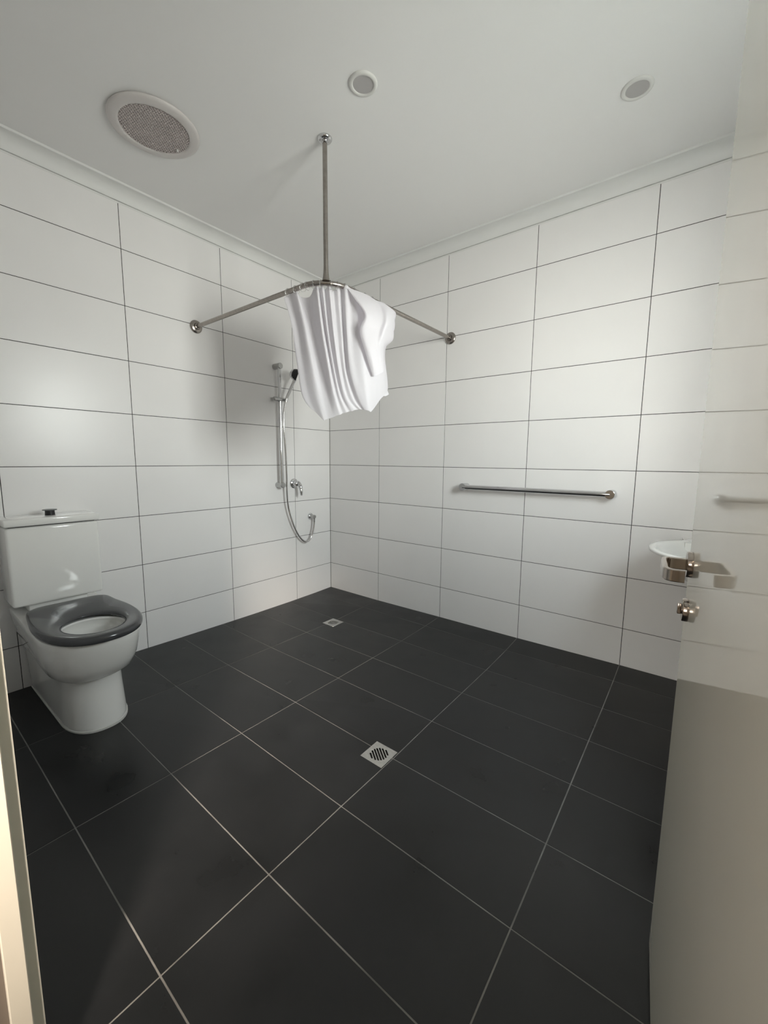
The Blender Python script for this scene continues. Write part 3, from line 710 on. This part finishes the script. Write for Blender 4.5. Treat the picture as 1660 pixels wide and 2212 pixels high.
loft(bm, loops, True, True)
obj('pan', bm, M['ceramic'], tl, angle=50)
bm = bmesh.new()
o0 = outl(.008, .686, .125, .124, .50, base-.004); o1 = [v + Vector((0, 0, .014)) for v in o0]; o2 = [Vector((TX.x*.985+.005, TY+(TX.y-TY)*.97, TX.z+.002)) for TX in o1]
loft(bm, [o0, o1, o2], True, True)
obj('sealant_bead', bm, M['caulk'], tl, label='white sealant bead around the foot of the pan')
bm = bmesh.new()
so_ = outl(.245, .828, .164, .188, .52, 0, 2.35)
for q in so_:
    e = max(0, (q.x - .245)/.05); lim = .164*1.0 - .045*(1 - sqrt(max(0, 1 - (1-min(e, 1))**2)))
    if e < 1: q.y = TY + max(-lim, min(lim, q.y - TY))
# rounded back corners
def rc(v):
    return v
def si(a, b, q):
    t = atan2((q.y-TY-.004)/b, (q.x-.606)/a); return Vector((.606 + a*cos(t), TY + .004 + b*sin(t), 0))
def ring(f, z, grow=0, wob=0):
    out = []
    for q in so_:
        i = si(.136, .112, q); d_ = (q - i); p = i + d_*f
        if grow: p = p + Vector((q.x-.5, q.y-TY, 0)).normalized()*grow
        p.z = z + wob*min(1, max(0, (.36-q.x)/.14)); out.append(p)
    return out
loft(bm, [ring(.02, .452), ring(1, .452, -.006), ring(1, .456, 0), ring(1, .468, .003, .004), ring(1, .478, 0, .008), ring(1, .484, -.008, .010), ring(.82, .487, 0, .010), ring(.45, .484, 0, .006), ring(.15, .478), ring(.03, .471), ring(0, .462), ring(.02, .452)])
bmesh.ops.remove_doubles(bm, verts=bm.verts, dist=1e-5)
st = obj('seat', bm, M['seat'], tl, angle=80, label='dark grey open toilet seat without a lid')
m_ = st.modifiers.new('smooth', 'SUBSURF'); m_.levels = 1; m_.render_levels = 2
for (x, y) in ((.650, TY+.112), (.680, TY+.098)):
    obj('seat_stud', L((x, y, .450), (0, 0, -1), [(.010, 0), (.010, .012), (.006, .014)], 14), M['stud_gap_black'], tl)  # small black studs under the seat opening
for y in (TY-.075, TY+.075):
    obj('seat_hinge', L((.222, y-.014, .466), (0, 1, 0), [(.009, 0), (.011, .003), (.011, .025), (.009, .028)], 14), M['chrome_satin'], tl)
obj('fixing_cap', L((.260, TY-.112, .075), (0, -1, 0), [(.011, 0), (.011, .004), (.007, .007), (0, .0075)], 16), M['ceramic'], tl)
CYc = -2.054
bm = B(.008, .203, CYc-.181, CYc+.181, .489, .865, bev=.013, seg=4)
for v in bm.verts:
    if v.co.z < .52: v.co.x -= .004*(v.co.x > .1)
obj('cistern', bm, M['ceramic'], tl, angle=50)
obj('cistern_coupling', B(.05, .165, CYc-.12, CYc+.12, .446, .495, bev=.01), M['ceramic'], tl)
obj('lid_gap_shade', B(.02, .19, CYc-.168, CYc+.168, .860, .874), M['stud_gap_black'], tl)  # black insert paints the shade in the gap under the lid
obj('cistern_lid', B(.004, .211, CYc-.186, CYc+.186, .870, .904, bev=.007, seg=3), M['ceramic'], tl, angle=50)
fb = obj('flush_button', L((.115, TY-.004, .903), (0, 0, 1), [(.0205, 0), (.0195, .020), (.0195, .025)], 28), M['black_plastic'], tl, label='raised black flush button')
obj('button_top', L((.115, TY-.004, .928), (0, 0, 1), [(.0290, 0), (.0300, .0018), (.0285, .0042), (0, .0046)], 32), M['button_top'], fb, angle=50)

# ------------------------------------------------------------------ floor drains
for (h, lb, n_slots) in ((HOLES[1], 'square steel floor drain grate with diagonal slots, in mid floor', 7), (HOLES[0], 'square steel floor drain grate near the shower corner', 9)):
    cx, cy = (h[0]+h[1])/2, (h[2]+h[3])/2; zt = min(fz(h[0], h[2]), fz(h[1], h[3]), fz(cx, cy)) + .0012
    dr_ = thing('floor_drain', lb, 'drain', (cx, cy, zt-.004))
    g = .0008; hw = (h[1]-h[0])/2-g; hh = (h[3]-h[2])/2-g
    holes = []; Rr = .0385; w = .0036; pitch = 2*Rr/n_slots
    ux, uy = cos(radians(-37)), sin(radians(-37))
    if n_slots == 9: w = .0024
    for k in range(n_slots):
        q = -Rr + pitch*(k+.5); hl_ = sqrt(Rr*Rr - q*q)*(.97 if abs(q) > .02 else 1) - w*.3
        lp = []
        for a in range(9): t = -pi/2 + pi*a/8; lp.append((hl_-w + w*cos(t), q + w*sin(t)))
        for a in range(9): t = pi/2 + pi*a/8; lp.append((-hl_+w + w*cos(t), q + w*sin(t)))
        holes.append([(cx + a*ux - b*uy, cy + a*uy + b*ux) for a, b in lp])
    plate('grate_plate', [(cx-hw, cy-hh), (cx+hw, cy-hh), (cx+hw, cy+hh), (cx-hw, cy+hh)], holes, zt-.0035, zt, M['grate'], dr_)
    bm = bmesh.new(); lathe(bm, (cx, cy, zt+.0002), (0, 0, -1), [(.0415, 0), (.0408, .0002), (.0400, 0)], 48)
    bm.free()
    bm = bmesh.new()
    box(bm, cx-hw, cx+hw, cy-hh, cy+hh, zt-.030, zt-.028)
    for a in ((cx-hw, cx-hw+.001, cy-hh, cy+hh), (cx+hw-.001, cx+hw, cy-hh, cy+hh), (cx-hw, cx+hw, cy-hh, cy-hh+.001), (cx-hw, cx+hw, cy+hh-.001, cy+hh)): box(bm, *a, zt-.028, zt-.0036)
    obj('sump', bm, M['dark'], dr_, flat=True)
